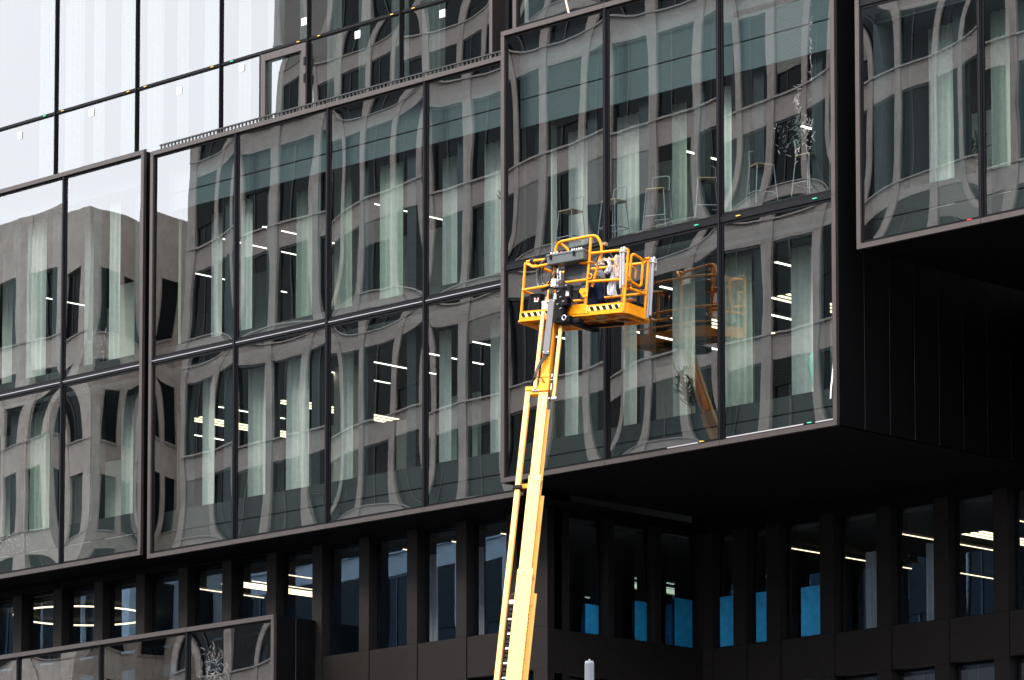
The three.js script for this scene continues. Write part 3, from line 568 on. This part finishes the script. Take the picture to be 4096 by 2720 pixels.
{
  const ring = (o, i, r, h, y) => { const s = pan(...o, r); s.holes.push(pan(...i, r - .015)); return new THREE.ExtrudeGeometry(s, { depth: h, bevelEnabled: false, curveSegments: 6 }).rotateX(-Math.PI / 2).translate(.02, y, 0); };
  mesh('toe_board', [ring([2.36, .85], [2.33, .82], .14, .15, .025)], M.yellow, basket);
  mesh('rim', [ring([2.39, .88], [2.28, .77], .15, .03, -.005)], M.yellow, basket);
  mesh('floor_plate', new THREE.ExtrudeGeometry(pan(2.29, .78, .1), { depth: .012, bevelEnabled: false }).rotateX(-Math.PI / 2).translate(.02, .02, 0), M.orange, basket);
  for (let k = 0; k < 7; k++) mesh('floor_rib', bx(.05, .04, .76, -1.0 + k * .34, -.001, 0), k % 2 ? M.orange : M.yellow, basket);
  for (const z of [-.2, .12]) mesh('floor_rib', bx(2.2, .035, .05, .02, -.003, z), M.orange, basket);
  mesh('rust_patch', [[.45, .1], [.75, -.1], [.98, .2], [-.7, .15], [.6, .3]].map(([x, z]) => bx(.2, .006, .12, x, -.022, z)), M.wood, basket);
  // hazard bands
  for (const [x0, n] of [[-1.07, 5], [.42, 5]]) {
    const g = part('hazard_band', basket, [x0, .075, FZ + .001]);
    mesh('band', bx(n * .132, .08, .004, n * .066 - .01, .031, .002), M.cream, g);
    for (let k = 0; k < n; k++) { const s = new THREE.Shape([new THREE.Vector2(.045, -.006), new THREE.Vector2(.115, -.006), new THREE.Vector2(.07, .068), new THREE.Vector2(0, .068)]); mesh('stripe', new THREE.ExtrudeGeometry(s, { depth: .003, bevelEnabled: false }).translate(k * .132 + .01, 0, .004), M.black, g); }
  }
  mesh('flap_plate', bevelled(.02, .34, .03, .2, .43, .45, .006), M.yellow, basket);
  mesh('label_plate', bevelled(.34, .41, .03, .17, .44, .455, .004), M.amber, basket);
  const r = .0235, T = (pts, name = 'rail', closed = false, bend = .09, mat = M.yellow, rr = r) => mesh(name, tube(pts, rr, 10, closed, bend), mat, basket);
  const L = -1.06, B = -.41, E = 1.19;
  // posts
  for (const [x, z, y1] of [[L, FZ - .01, 1.03], [E - .03, FZ - .01, 1.07], [E, -.12, 1.05], [.47, B, 1.05], [-.35, B, 1.05], [L, B, 1.03]]) T([[x, .02, z], [x, y1, z]], 'post');
  T([[.36, .05, FZ + .02], [.36, 1.34, FZ + .02]], 'post'); 
  // high loop over the console
  T([[-.42, .5, FZ - .02], [-.42, 1.33, FZ - .02], [.46, 1.39, FZ - .02], [.57, 1.15, FZ - .06], [.4, .5, FZ - .06]], 'high_rail', false, .14);
  T([[-.42, 1.33, FZ - .02], [-.42, 1.33, FZ - .16], [-.30, 1.24, FZ - .2], [-.27, 1.16, FZ - .2]], 'high_rail', false, .06);
  T([[-.28, 1.17, FZ - .2], [.47, 1.26, FZ - .2]], 'roller_bar', false, .05, M.black, .024);
  mesh('roller_mount', [bx(.07, .05, .06, -.3, 1.17, FZ - .2), bx(.09, .05, .06, .49, 1.265, FZ - .2)], M.wood, basket);
  // front rails, left and right
  T([[-.42, 1.05, FZ - .02], [L, 1.045, FZ], [L, 1.03, B], [-.35, 1.04, B], [.47, 1.05, B], [.9, 1.05, B], [E, 1.05, -.12]], 'top_rail');
  T([[L, 1.02, FZ - .03], [-.9, .96, FZ + .05], [-.78, .9, FZ + .1], [-.42, .93, FZ + .1]], 'arm_guard', false, .12);
  T([[-.36, .58, FZ + .02], [L - .02, .54, FZ + .02], [L - .02, .54, B]], 'mid_rail');
  T([[-.36, .6, FZ - .0], [.36, .62, FZ]], 'mid_rail');
  T([[.36, .58, FZ + .01], [E - .05, .56, FZ + .01], [E, .56, FZ - .1]], 'mid_rail');
  T([[L, .5, B], [.9, .52, B], [E, .52, -.12]], 'mid_rail'); T([[L, .26, B], [.9, .26, B], [E, .26, -.12]], 'low_rail', false, .1, M.yellow, .017);
  T([[.36, 1.07, FZ], [E - .02, 1.07, FZ]], 'top_rail');
  T([[1.0, 1.06, FZ - .01], [1.03, .96, FZ - .03], [.98, .92, FZ - .05], [.62, .95, FZ - .06]], 'hook_rail', false, .07);
  // gate on the right end
  T([[E, .55, FZ - .06], [E, 1.02, FZ - .06], [E, .98, .03], [E, .5, .03]], 'gate', true, .1);
  T([[E + .01, .6, FZ - .04], [E + .01, .8, FZ - .04], [E + .01, .78, .22], [E + .01, .62, .22]], 'gate_handle', false, .03, M.yellow, .014);
  T([[E, 1.0, .0], [E, 1.04, -.12]], 'top_rail'); T([[E, .42, FZ - .05], [E, .42, -.12]], 'mid_rail');
  for (const [x, y, z] of [[-.46, .6, FZ + .03], [.42, .66, FZ + .05], [1.08, .48, FZ - .2]]) mesh('tie_ring', new THREE.TorusGeometry(.05, .011, 8, 18).scale(1, .85, 1).translate(x, y, z), M.yellow, basket);
  // console with knobs and latches
  const con = part('control_console', basket, [-.07, 1.0, FZ + .05]); con.rotation.z = .055;
  mesh('housing', [chamfered(.79, .15, .24, .02, 0, -.01, -.02), chamfered(.81, .05, .26, .015, 0, .08, -.02)], M.console, con);
  mesh('latch', [-.3, .2].map((x) => merge([bx(.04, .07, .015, x, .05, .115), bx(.02, .04, .02, x, .02, .118)])), M.black, con);
  mesh('knob', [-.33, -.28, -.2, .12, .17, .22, .27, .32].map((x) => new THREE.CylinderGeometry(.013, .013, .04, 8).translate(x, .12, .06)), M.white, con);
  mesh('stop_button', new THREE.CylinderGeometry(.022, .022, .03, 12).translate(-.12, .12, .04), M.red, con);
  mesh('back_panel', bevelled(-.26, .3, .48, .93, FZ - .12, FZ - .09, .01), M.panelGrey, basket);
  mesh('side_panel', bevelled(.16, .3, .3, .93, FZ - .09, FZ - .06, .01), M.panelGrey, basket);
  mesh('lamp_bracket', bevelled(.18, .44, .9, .915, FZ - .05, FZ + .06, .004), M.yellow, basket);
  mesh('connector', [[-.28, .84], [-.22, .8]].map(([x, y]) => merge([rod(V(x, y, FZ + .05), V(x, y - .1, FZ + .05), .02, 10), rod(V(x, y - .1, FZ + .05), V(x + .02, .62, FZ + .05), .012, 8)])), M.steel, basket);
  // slewing block and hydraulics
  const hyd = part('slewing_block', basket, [-.1, .2, FZ + .1]);
  mesh('block', [chamfered(.2, .62, .16, .03, 0, -.02, 0), chamfered(.13, .3, .14, .02, .12, .1, .02), chamfered(.3, .14, .2, .03, .1, -.28, -.02), chamfered(.2, .1, .16, .03, .3, -.3, -.08), rod(V(.2, .08, .05), V(.2, .3, .05), .055, 14)], M.black, hyd);
  mesh('valve_box', chamfered(.1, .13, .09, .008, -.12, .36, .08), M.white, hyd);
  mesh('hose', [0, 1, 2, 3, 4].map((k) => tube([[-.07, .34 + k * .014, .1], [.05, .38 - k * .02, .15 + k * .01], [.16 + k * .01, .33 - k * .02, .12], [.2 + k * .012, .2 - k * .03, .08], [.26 + k * .008, .0, .02]], .009, 6, false, .1, 22)), M.rubber, hyd);
  mesh('fitting', [[-.04, .36, .11], [-.02, .33, .12], [.0, .39, .13], [.16, .28, .14], [.17, .18, .12], [-.02, -.02, .1], [.03, .1, .1], [.05, -.1, .1], [-.03, .2, .1], [.1, .02, .1]].map(([x, y, z]) => rod(V(x, y, z), V(x + .035, y + .01, z), .011, 8)), M.steel, hyd);
  mesh('solenoid', [chamfered(.035, .1, .04, .006, -.07, .12, .1), chamfered(.05, .07, .03, .006, .2, .14, .11)], M.white, hyd);
  mesh('pivot_ring', new THREE.TorusGeometry(.04, .012, 8, 18).translate(.16, -.26, .1), M.steel, hyd);
  mesh('support_arm', [bevelled(-.08, .06, -.1, -.03, -.35, FZ + .1, .015), bevelled(.0, .75, -.075, -.03, -.16, -.08, .012)], M.black, basket);
  mesh('sign_plate', new THREE.ExtrudeGeometry(new THREE.Shape([new THREE.Vector2(0, .1), new THREE.Vector2(.03, .15), new THREE.Vector2(.19, .15), new THREE.Vector2(.19, .0), new THREE.Vector2(.1, -.01)]), { depth: .01, bevelEnabled: false }).translate(.22, .31, FZ + .045), M.yellow, basket);
  mesh('sign_lettering', [0, .02].map((y) => bx(.07, .008, .002, .34, .38 - y, FZ + .057)), M.black, basket);
}
// things carried in the basket: placed in the world through the basket's own axes
function inBasket(name, label, category, x, y, z, group) {
  const t = thing(name, label, category, [0, 0, 0], group); t.matrix.makeBasis(bX, bY, bZ).setPosition(V(3.187, 16.689, 1.679).addScaledVector(bX, x).addScaledVector(bY, y).addScaledVector(bZ, z)); t.matrix.decompose(t.position, t.quaternion, t.scale); return t;
}
{
  const coil = inBasket('hose_coil', 'coil of black hose hanging on the left of the lift basket', 'hose', -.6, .79, .4), gs = [];
  for (let k = 0; k < 9; k++) { const R = .165 + .012 * (k % 4) + rnd(0, .035), pts = []; for (let a = 0; a < 18; a++) pts.push([R * .95 * Math.cos(a / 18 * 6.283) + .02 * k - .06, R * 1.25 * Math.sin(a / 18 * 6.283) + rnd(-.008, .008), .03 * Math.sin(a / 18 * 6.283 + k) + .012 * (k - 4)]); gs.push(tube(pts, .0165, 7, true, .1, 48)); }
  mesh('loops', gs, M.hose, coil);
  mesh('tail', tube([[.1, -.2, .05], [.2, -.1, .08], [.26, .02, .06], [.34, -.05, .1]], .0105, 7, false, .1, 20), M.rubber, coil);

  const tool = inBasket('tool_case', 'upright black tool case with a white and red mark, left end of the basket', 'tool case', -.85, .02, .3);
  mesh('case', chamfered(.25, .46, .12, .02, 0, .24, 0), M.black, tool); mesh('edge', bevelled(-.125, -.1, .03, .45, .061, .066, .002), M.rubber, tool);
  mesh('mark', [bx(.085, .016, .002, .035, .33, .061), bx(.016, .06, .002, 0, .36, .061), bx(.016, .06, .002, .07, .36, .061)], M.white, tool); mesh('red_mark', bx(.03, .03, .002, .035, .362, .061), M.red, tool);
  tool.rotateZ(-.05);

  const bucket = inBasket('bucket', 'white plastic bucket beside the jib in the lift basket', 'bucket', -.58, .02, .33);
  mesh('pail', new THREE.LatheGeometry([[0, 0], [.075, 0], [.088, .28], [.094, .28], [.094, .3], [.082, .3], [.07, .02]].map((p) => new THREE.Vector2(...p)), 22), M.white, bucket);
  mesh('handle', new THREE.TorusGeometry(.09, .005, 6, 20, Math.PI).translate(0, .28, 0), M.steel, bucket);
  const bottle = inBasket('spray_bottle', 'clear greenish spray bottle standing in the white bucket', 'bottle', -.59, .06, .34);
  mesh('body', new THREE.LatheGeometry([[0, 0], [.035, 0], [.037, .22], [.015, .27], [.013, .31], [0, .31]].map((p) => new THREE.Vector2(...p)), 14), M.ragWhite, bottle); mesh('trigger', [bx(.05, .03, .025, .01, .33, 0), bx(.012, .05, .015, .035, .3, 0)], M.tealBits, bottle);

  // grey foam tubes hung as hairpins
  const foam = (name, label, x, y, z, len, dx) => {
    const t = inBasket(name, label, 'foam tube', x, y, z, 'grey foam tubes tied to the basket rails');
    for (const k of [0, .052]) mesh('tube', tube([[k, -len + k * .8, .03], [k + dx * .5, -len / 2, .03], [k + dx * .9, -.05, .03], [k + dx, .02, .0], [k + dx, -.05, -.035], [k + dx, -.2, -.045]], .024, 10, false, .1, 26), M.foam, t);
    mesh('tie', new THREE.TorusGeometry(.052, .017, 8, 20).scale(1.15, 1, .9).rotateX(1.4).translate(.026 + dx * .9, -.08, .01), M.foam, t); return t;
  };
  foam('foam_tube', 'grey foam tubes looped over the top rail by the gate', 1.09, 1.1, FZ, .7, -.05);
  foam('foam_tube', 'grey foam tubes hanging outside the far right post of the basket', 1.22, 1.05, -.2, 1.03, -.02);
  for (const [x, w] of [[-.9, 'near the left corner'], [-.5, 'beside the console']]) { const t = inBasket('foam_wrap', 'dark foam ring wrapped on the left top rail ' + w, 'foam tube', x, 1.04, FZ); mesh('ring', [new THREE.TorusGeometry(.04, .016, 8, 18).rotateY(1.2), new THREE.TorusGeometry(.036, .015, 8, 18).rotateY(.6).translate(.04, .0, 0)], M.rubber, t); }

  // rags
  const rag = (name, label, mat, x, y, z, w, h, ph) => {
    const g = new THREE.PlaneGeometry(w, h, 18, 26), p = g.attributes.position;
    for (let i = 0; i < p.count; i++) { const u = p.getX(i) / w, v = .5 - p.getY(i) / h, sq = 1 - .45 * Math.sin(Math.min(1, v * 1.1) * 3.1) * (1 - v * .4); p.setXYZ(i, u * w * sq + .03 * Math.sin(v * 5 + ph) + .02 * noise.noise(u * 4, v * 4, ph), -v * h + .05 * noise.noise(u * 3 + ph, 0, v), .035 * Math.sin(u * 17 + ph + v * 2) * (.4 + v) + .03 * noise.noise(u * 5, v * 6, ph) + (v < .06 ? -.03 * (1 - v / .06) : 0)); }
    g.computeVertexNormals(); const back = g.clone(); const t = inBasket(name, label, 'rag', x, y, z); const m = mesh('cloth', g, mat, t); m.material = mat; return t;
  };
  rag('rag', 'long white rag hanging from the basket hook rail', M.ragWhite, .87, .98, FZ - .05, .15, .66, 1);
  rag('rag', 'peach rag hanging over the hook rail beside the white one', M.peach, .97, .99, FZ - .0, .15, .4, 3);
  rag('rag', 'short greyish rag corner hanging left of the long white rag', M.ragWhite, .77, .95, FZ - .0, .11, .24, 5);
  rag('rag', 'small peach rag knotted on the rail next to the console', M.peach, .58, .96, FZ - .03, .16, .1, 7);

  const b1 = inBasket('black_case', 'open black case on the basket floor beside the worker', 'case', .75, .02, -.1); mesh('case', chamfered(.42, .3, .2, .015, 0, .15, 0), M.black, b1); mesh('mark', bx(.025, .03, .002, -.16, .24, .101), M.white, b1);
  const b2 = inBasket('folded_flap', 'pale cardboard flap lying on cases near the basket gate', 'cardboard', .98, .27, .12); mesh('sheet', bx(.3, .006, .16, 0, 0, 0).rotateZ(.12), M.peach, b2);
  const b3 = inBasket('black_case', 'shallow black case with lettered lid by the basket gate', 'case', 1.02, .02, .02); mesh('case', chamfered(.3, .24, .3, .02, 0, .12, -.12), M.black, b3); mesh('lettering', [0, .012, .024, .036].map((x) => bx(.008, .012, .002, x, .2, .031)), M.ragWhite, b3);
}
{ // the worker, crouching with the back to the street
  const J = { hip: [.0, .3, 0], chest: [.03, .56, -.03], neck: [.07, .68, -.05], sL: [-.13, .6, -.03], sR: [.19, .58, -.02], eL: [-.2, .38, -.12], eR: [.26, .36, -.06], hL: [-.06, .3, -.24], hR: [.14, .3, -.26], kL: [-.12, .22, -.3], kR: [.14, .2, -.3], aL: [-.12, .06, -.02], aR: [.12, .06, -.02], tL: [-.12, .045, -.16], tR: [.12, .045, -.16], gL: [-.09, .27, 0], gR: [.09, .27, 0] };
  const bones = [['hip', 'chest', .155, .17], ['chest', 'neck', .15, .065], ['sL', 'sR', .085, .085], ['sL', 'eL', .075, .055], ['sR', 'eR', .075, .055], ['eL', 'hL', .052, .035], ['eR', 'hR', .052, .035], ['gL', 'kL', .11, .07], ['gR', 'kR', .11, .07], ['kL', 'aL', .068, .045], ['kR', 'aR', .068, .045], ['aL', 'tL', .045, .04], ['aR', 'tR', .045, .04]].map(([a, b, r0, r1]) => [V(...J[a]), V(...J[b]), r0, r1]);
  function body(bs, c, half, res, k) {
    const mc = new MarchingCubes(res, M.navy, false, false, 60000); mc.isolation = 0; const f = mc.field, p = new THREE.Vector3(), q = new THREE.Vector3();
    for (let z = 0; z < res; z++) for (let y = 0; y < res; y++) for (let x = 0; x < res; x++) {
      p.set(c[0] + (x / (res / 2) - 1) * half, c[1] + (y / (res / 2) - 1) * half, c[2] + (z / (res / 2) - 1) * half);
      let d = 9; for (const [a, b, r0, r1] of bs) { q.copy(b).sub(a); const t = Math.max(0, Math.min(1, p.clone().sub(a).dot(q) / q.lengthSq())); const e = p.distanceTo(q.multiplyScalar(t).add(a)) - (r0 + (r1 - r0) * t); const h = Math.max(0, 1 - Math.abs(d - e) / k); d = Math.min(d, e) - h * h * k * .25; }
      f[x + y * res + z * res * res] = -d;
    }
    mc.update(); const g = new THREE.BufferGeometry(), n = mc.count; g.setAttribute('position', new THREE.BufferAttribute(mc.positionArray.slice(0, n * 3), 3)); g.setAttribute('normal', new THREE.BufferAttribute(mc.normalArray.slice(0, n * 3), 3)); g.setAttribute('uv', new THREE.BufferAttribute(new Float32Array(n * 2), 2));
    return g.scale(half, half, half).translate(...c);
  }
  const w = inBasket('person', 'worker in navy jacket and grey beanie crouching in the lift basket', 'person', .17, .03, .04);
  w.rotateY(-.5); w.scale.setScalar(.9);
  const head = [[V(.08, .8, -.07), V(.085, .77, -.1), .098, .082], [V(.07, .68, -.05), V(.08, .76, -.06), .055, .06], [V(.085, .78, -.185), V(.085, .755, -.2), .016, .02], [V(-.015, .78, -.07), V(-.015, .76, -.065), .02, .015], [V(.18, .78, -.07), V(.18, .76, -.065), .02, .015]];
  const hands = []; for (const s of ['hL', 'hR']) { const h = V(...J[s]); hands.push([h, h.clone().add(V(0, -.03, -.06)), .035, .036]); for (let i = 0; i < 4; i++) hands.push([h.clone().add(V((i - 1.5) * .019, -.035, -.08)), h.clone().add(V((i - 1.5) * .021, -.06, -.125 + Math.abs(i - 1.3) * .008)), .0095, .008]); hands.push([h.clone().add(V(s === 'hL' ? .03 : -.03, -.02, -.04)), h.clone().add(V(s === 'hL' ? .055 : -.055, -.045, -.075)), .011, .009]); }
  mesh('body', body(bones, [0, .34, -.12], .5, 64, .06), M.navy, w);
  mesh('head', body(head, [.08, .75, -.1], .16, 44, .03), M.skin, w);
  mesh('hands', body(hands, [.03, .27, -.3], .24, 60, .012), M.skin, w);
  const cap = new THREE.SphereGeometry(.116, 24, 14, 0, Math.PI * 2, 0, 1.75); { const p = cap.attributes.position; for (let i = 0; i < p.count; i++) { const y = p.getY(i); p.setXYZ(i, p.getX(i) * 1.0, y * 1.08 + (y > .07 ? .012 : 0), p.getZ(i) * 1.08 + .012); } cap.computeVertexNormals(); }
  mesh('beanie', [cap.rotateX(-.25).translate(.082, .8, -.075), new THREE.TorusGeometry(.113, .014, 8, 28).rotateX(Math.PI / 2 - .25).scale(1, 1, 1.06).translate(.082, .79, -.06)], M.beanie, w);
  mesh('collar', new THREE.TorusGeometry(.075, .03, 8, 20).rotateX(Math.PI / 2 + .2).translate(.07, .675, -.05), M.navy, w);
}

// ------------------------------------------------------------------ furniture and plants near the glass
{
  const stool = thing('bar_stool', 'pale wire bar stool', 'stool', [1.15, 18.56, -.1], 'pale wire bar stools'); const rr = .0095, leg = [[.19, .17], [.19, -.17], [-.19, .17], [-.19, -.17]];
  mesh('seat', chamfered(.34, .03, .32, .012, 0, .7, 0), M.wood, stool);
  for (const [x, z] of leg) mesh('leg', rod(V(x * 1.12, 0, z * 1.15), V(x * .82, .7, z * .82), rr, 6), M.foam, stool);
  mesh('backrest', tube([[-.155, .7, -.14], [-.16, .98, -.17], [.16, .98, -.17], [.155, .7, -.14]], rr, 6, false, .06), M.foam, stool);
  mesh('foot_ring', tube([[-.2, .22, .18], [.2, .22, .18], [.2, .22, -.18], [-.2, .22, -.18]], rr, 6, true, .02), M.foam, stool);
  stool.userData.label = 'pale wire bar stool at the left end of the upper office behind the lift';
  [[2.2, 'second from the left'], [3.3, 'third from the left'], [4.4, 'fourth from the left'], [5.7, 'fifth from the left'], [6.7, 'at the right end']].forEach(([x, w], i) => copy(stool, 'pale wire bar stool ' + w + ' in the upper office behind the lift', x, 18.56, -.1 + .05 * (i % 2), .4 * i));
  const tb = thing('round_table', 'round dark café table behind the fourth upper pane of the long box', 'table', [-2.1, 18.56, -1.7]);
  mesh('top', new THREE.CylinderGeometry(.42, .42, .03, 32).translate(0, .74, 0), M.panelGrey, tb); mesh('stem', rod(V(0, 0, 0), V(0, .73, 0), .03, 12), M.steel, tb); mesh('foot', new THREE.CylinderGeometry(.24, .26, .02, 28).translate(0, .011, 0), M.steel, tb);
  for (const [x, h, w] of [[-2.3, .24, 'taller white bottle on the round table'], [-2.2, .18, 'shorter white bottle on the round table']]) { const b = thing('bottle', w, 'bottle', [x, 19.316, -1.62]); mesh('body', new THREE.LatheGeometry([[0, 0], [.03, 0], [.03, h * .65], [.012, h * .8], [.012, h], [0, h]].map((p) => new THREE.Vector2(...p)), 14), M.white, b); mesh('cap', new THREE.CylinderGeometry(.014, .014, .025, 10).translate(0, h + .012, 0), M.tealBits, b); }
  const chair = thing('office_chair', 'dark shell chair', 'chair', [9.9, 17.75, -1.2], 'shell chairs');
  { const sh = new THREE.PlaneGeometry(.48, .8, 10, 14), p = sh.attributes.position; for (let i = 0; i < p.count; i++) { const x = p.getX(i), v = p.getY(i) + .4; const a = Math.min(1, Math.max(0, (v - .3) / .2)); p.setXYZ(i, x, .44 + (v > .4 ? (v - .4) * 1.0 : 0) + x * x * .35, v > .4 ? -.2 - (v - .4) * .25 : .2 - v) ; } sh.computeVertexNormals(); mesh('shell', sh, M.panelGrey, chair); for (const [x, z] of [[.2, .2], [-.2, .2], [.2, -.22], [-.2, -.22]]) mesh('leg', rod(V(x * 1.1, 0, z * 1.1), V(x * .7, .45, z * .7), .013, 6), M.steel, chair); }
  chair.userData.label = 'dark shell chair behind the first pane of the top right box';
  copy(chair, 'dark shell chair behind the second pane of the top right box', 11.3, 17.75, -1.0, 1.2);
  // plants
  const plant = (label, x, y, z, h, n, sp) => { const t = thing('potted_plant', label, 'plant', [x, y, z]); mesh('pot', new THREE.LatheGeometry([[0, 0], [.14, 0], [.18, .32], [.16, .32], [.13, .03]].map((p) => new THREE.Vector2(...p)), 20), M.tealBits, t);
    const stems = [], gs = []; for (let i = 0; i < 5; i++) { const a = rnd(0, 6.28), tip = V(Math.cos(a) * sp * .5, h * rnd(.75, 1), Math.sin(a) * sp * .5); stems.push(tube([[0, .3, 0], [tip.x * .3, h * .6, tip.z * .3], tip.toArray()], .007, 5, false, .1, 10)); for (let k = 0; k < n; k++) { const s = new THREE.PlaneGeometry(.045, rnd(.16, .3), 2, 5), p = s.attributes.position; for (let q = 0; q < p.count; q++) { const v = p.getY(q) / .2; p.setX(q, p.getX(q) * (1 - v * v * .45)); p.setZ(q, -.12 * v * v * .3 + Math.abs(p.getX(q)) * .4); } s.translate(0, .1, 0).rotateX(rnd(.4, 1.5)).rotateY(rnd(0, 6.28)); const f = rnd(.35, 1); gs.push(s.translate(tip.x * f * f, .3 + (tip.y - .3) * f, tip.z * f * f)); } } mesh('stem', stems, M.wood, t); const g = merge(gs); g.computeVertexNormals(); mesh('foliage', g, M.leaf, t); return t; };
  plant('slender leafy plant beside the round table in the long box', -1.2, 18.56, -1.2, 2.0, 14, .7);
  plant('leafy plant behind the lower panes right of the yellow boom', 3.7, 14.9, -.5, 1.3, 14, .7);
  plant('dark leafy plant in a teal pot in the top right box', 9.4, 17.75, -1.0, 1.7, 12, .5);
  // coat on a chair in the lower office behind the lift
  const coat = thing('draped_coat', 'pale green coat draped over a chair behind the lower right pane', 'coat', [6.6, 14.9, -.55]);
  { const g = new THREE.SphereGeometry(.28, 22, 16), p = g.attributes.position; for (let i = 0; i < p.count; i++) { const x = p.getX(i), y = p.getY(i), z = p.getZ(i); p.setXYZ(i, x * (1 + .25 * noise.noise(y * 9, z * 7, 2)), .95 + y * (y > 0 ? .9 : 2.2), z * .7 * (1 + .35 * noise.noise(x * 12, y * 5, 4))); } g.computeVertexNormals(); mesh('cloth', g, std([.25, .5, .42], { roughness: .9 }), coat); mesh('leg', rod(V(0, 0, 0), V(0, .6, 0), .025, 8), M.steel, coat); }
  const stick = thing('wooden_stick', 'short pale wooden stick leaning on the roof edge above the lift', 'stick', [1.62, 22.634, .42]); mesh('stick', rod(V(0, 0, 0), V(-.1, .33, 0), .018, 8), M.peach, stick);
  const post = thing('steel_post', 'pale grey steel post rising into the bottom of the picture', 'post', [17.13, 0, 16.1]); mesh('shaft', new THREE.LatheGeometry([[0, 0], [.06, 0], [.0555, 8.2], [.05, 8.235], [0, 8.24]].map((p) => new THREE.Vector2(...p)), 24), M.pole, post); mesh('cap_screw', new THREE.CylinderGeometry(.009, .009, .02, 8).translate(0, 8.25, 0), M.steel, post); mesh('base_plate', bx(.3, .02, .3, 0, .14, 0), M.pole, post);
}

nameRows();
renderer.render(scene, camera);
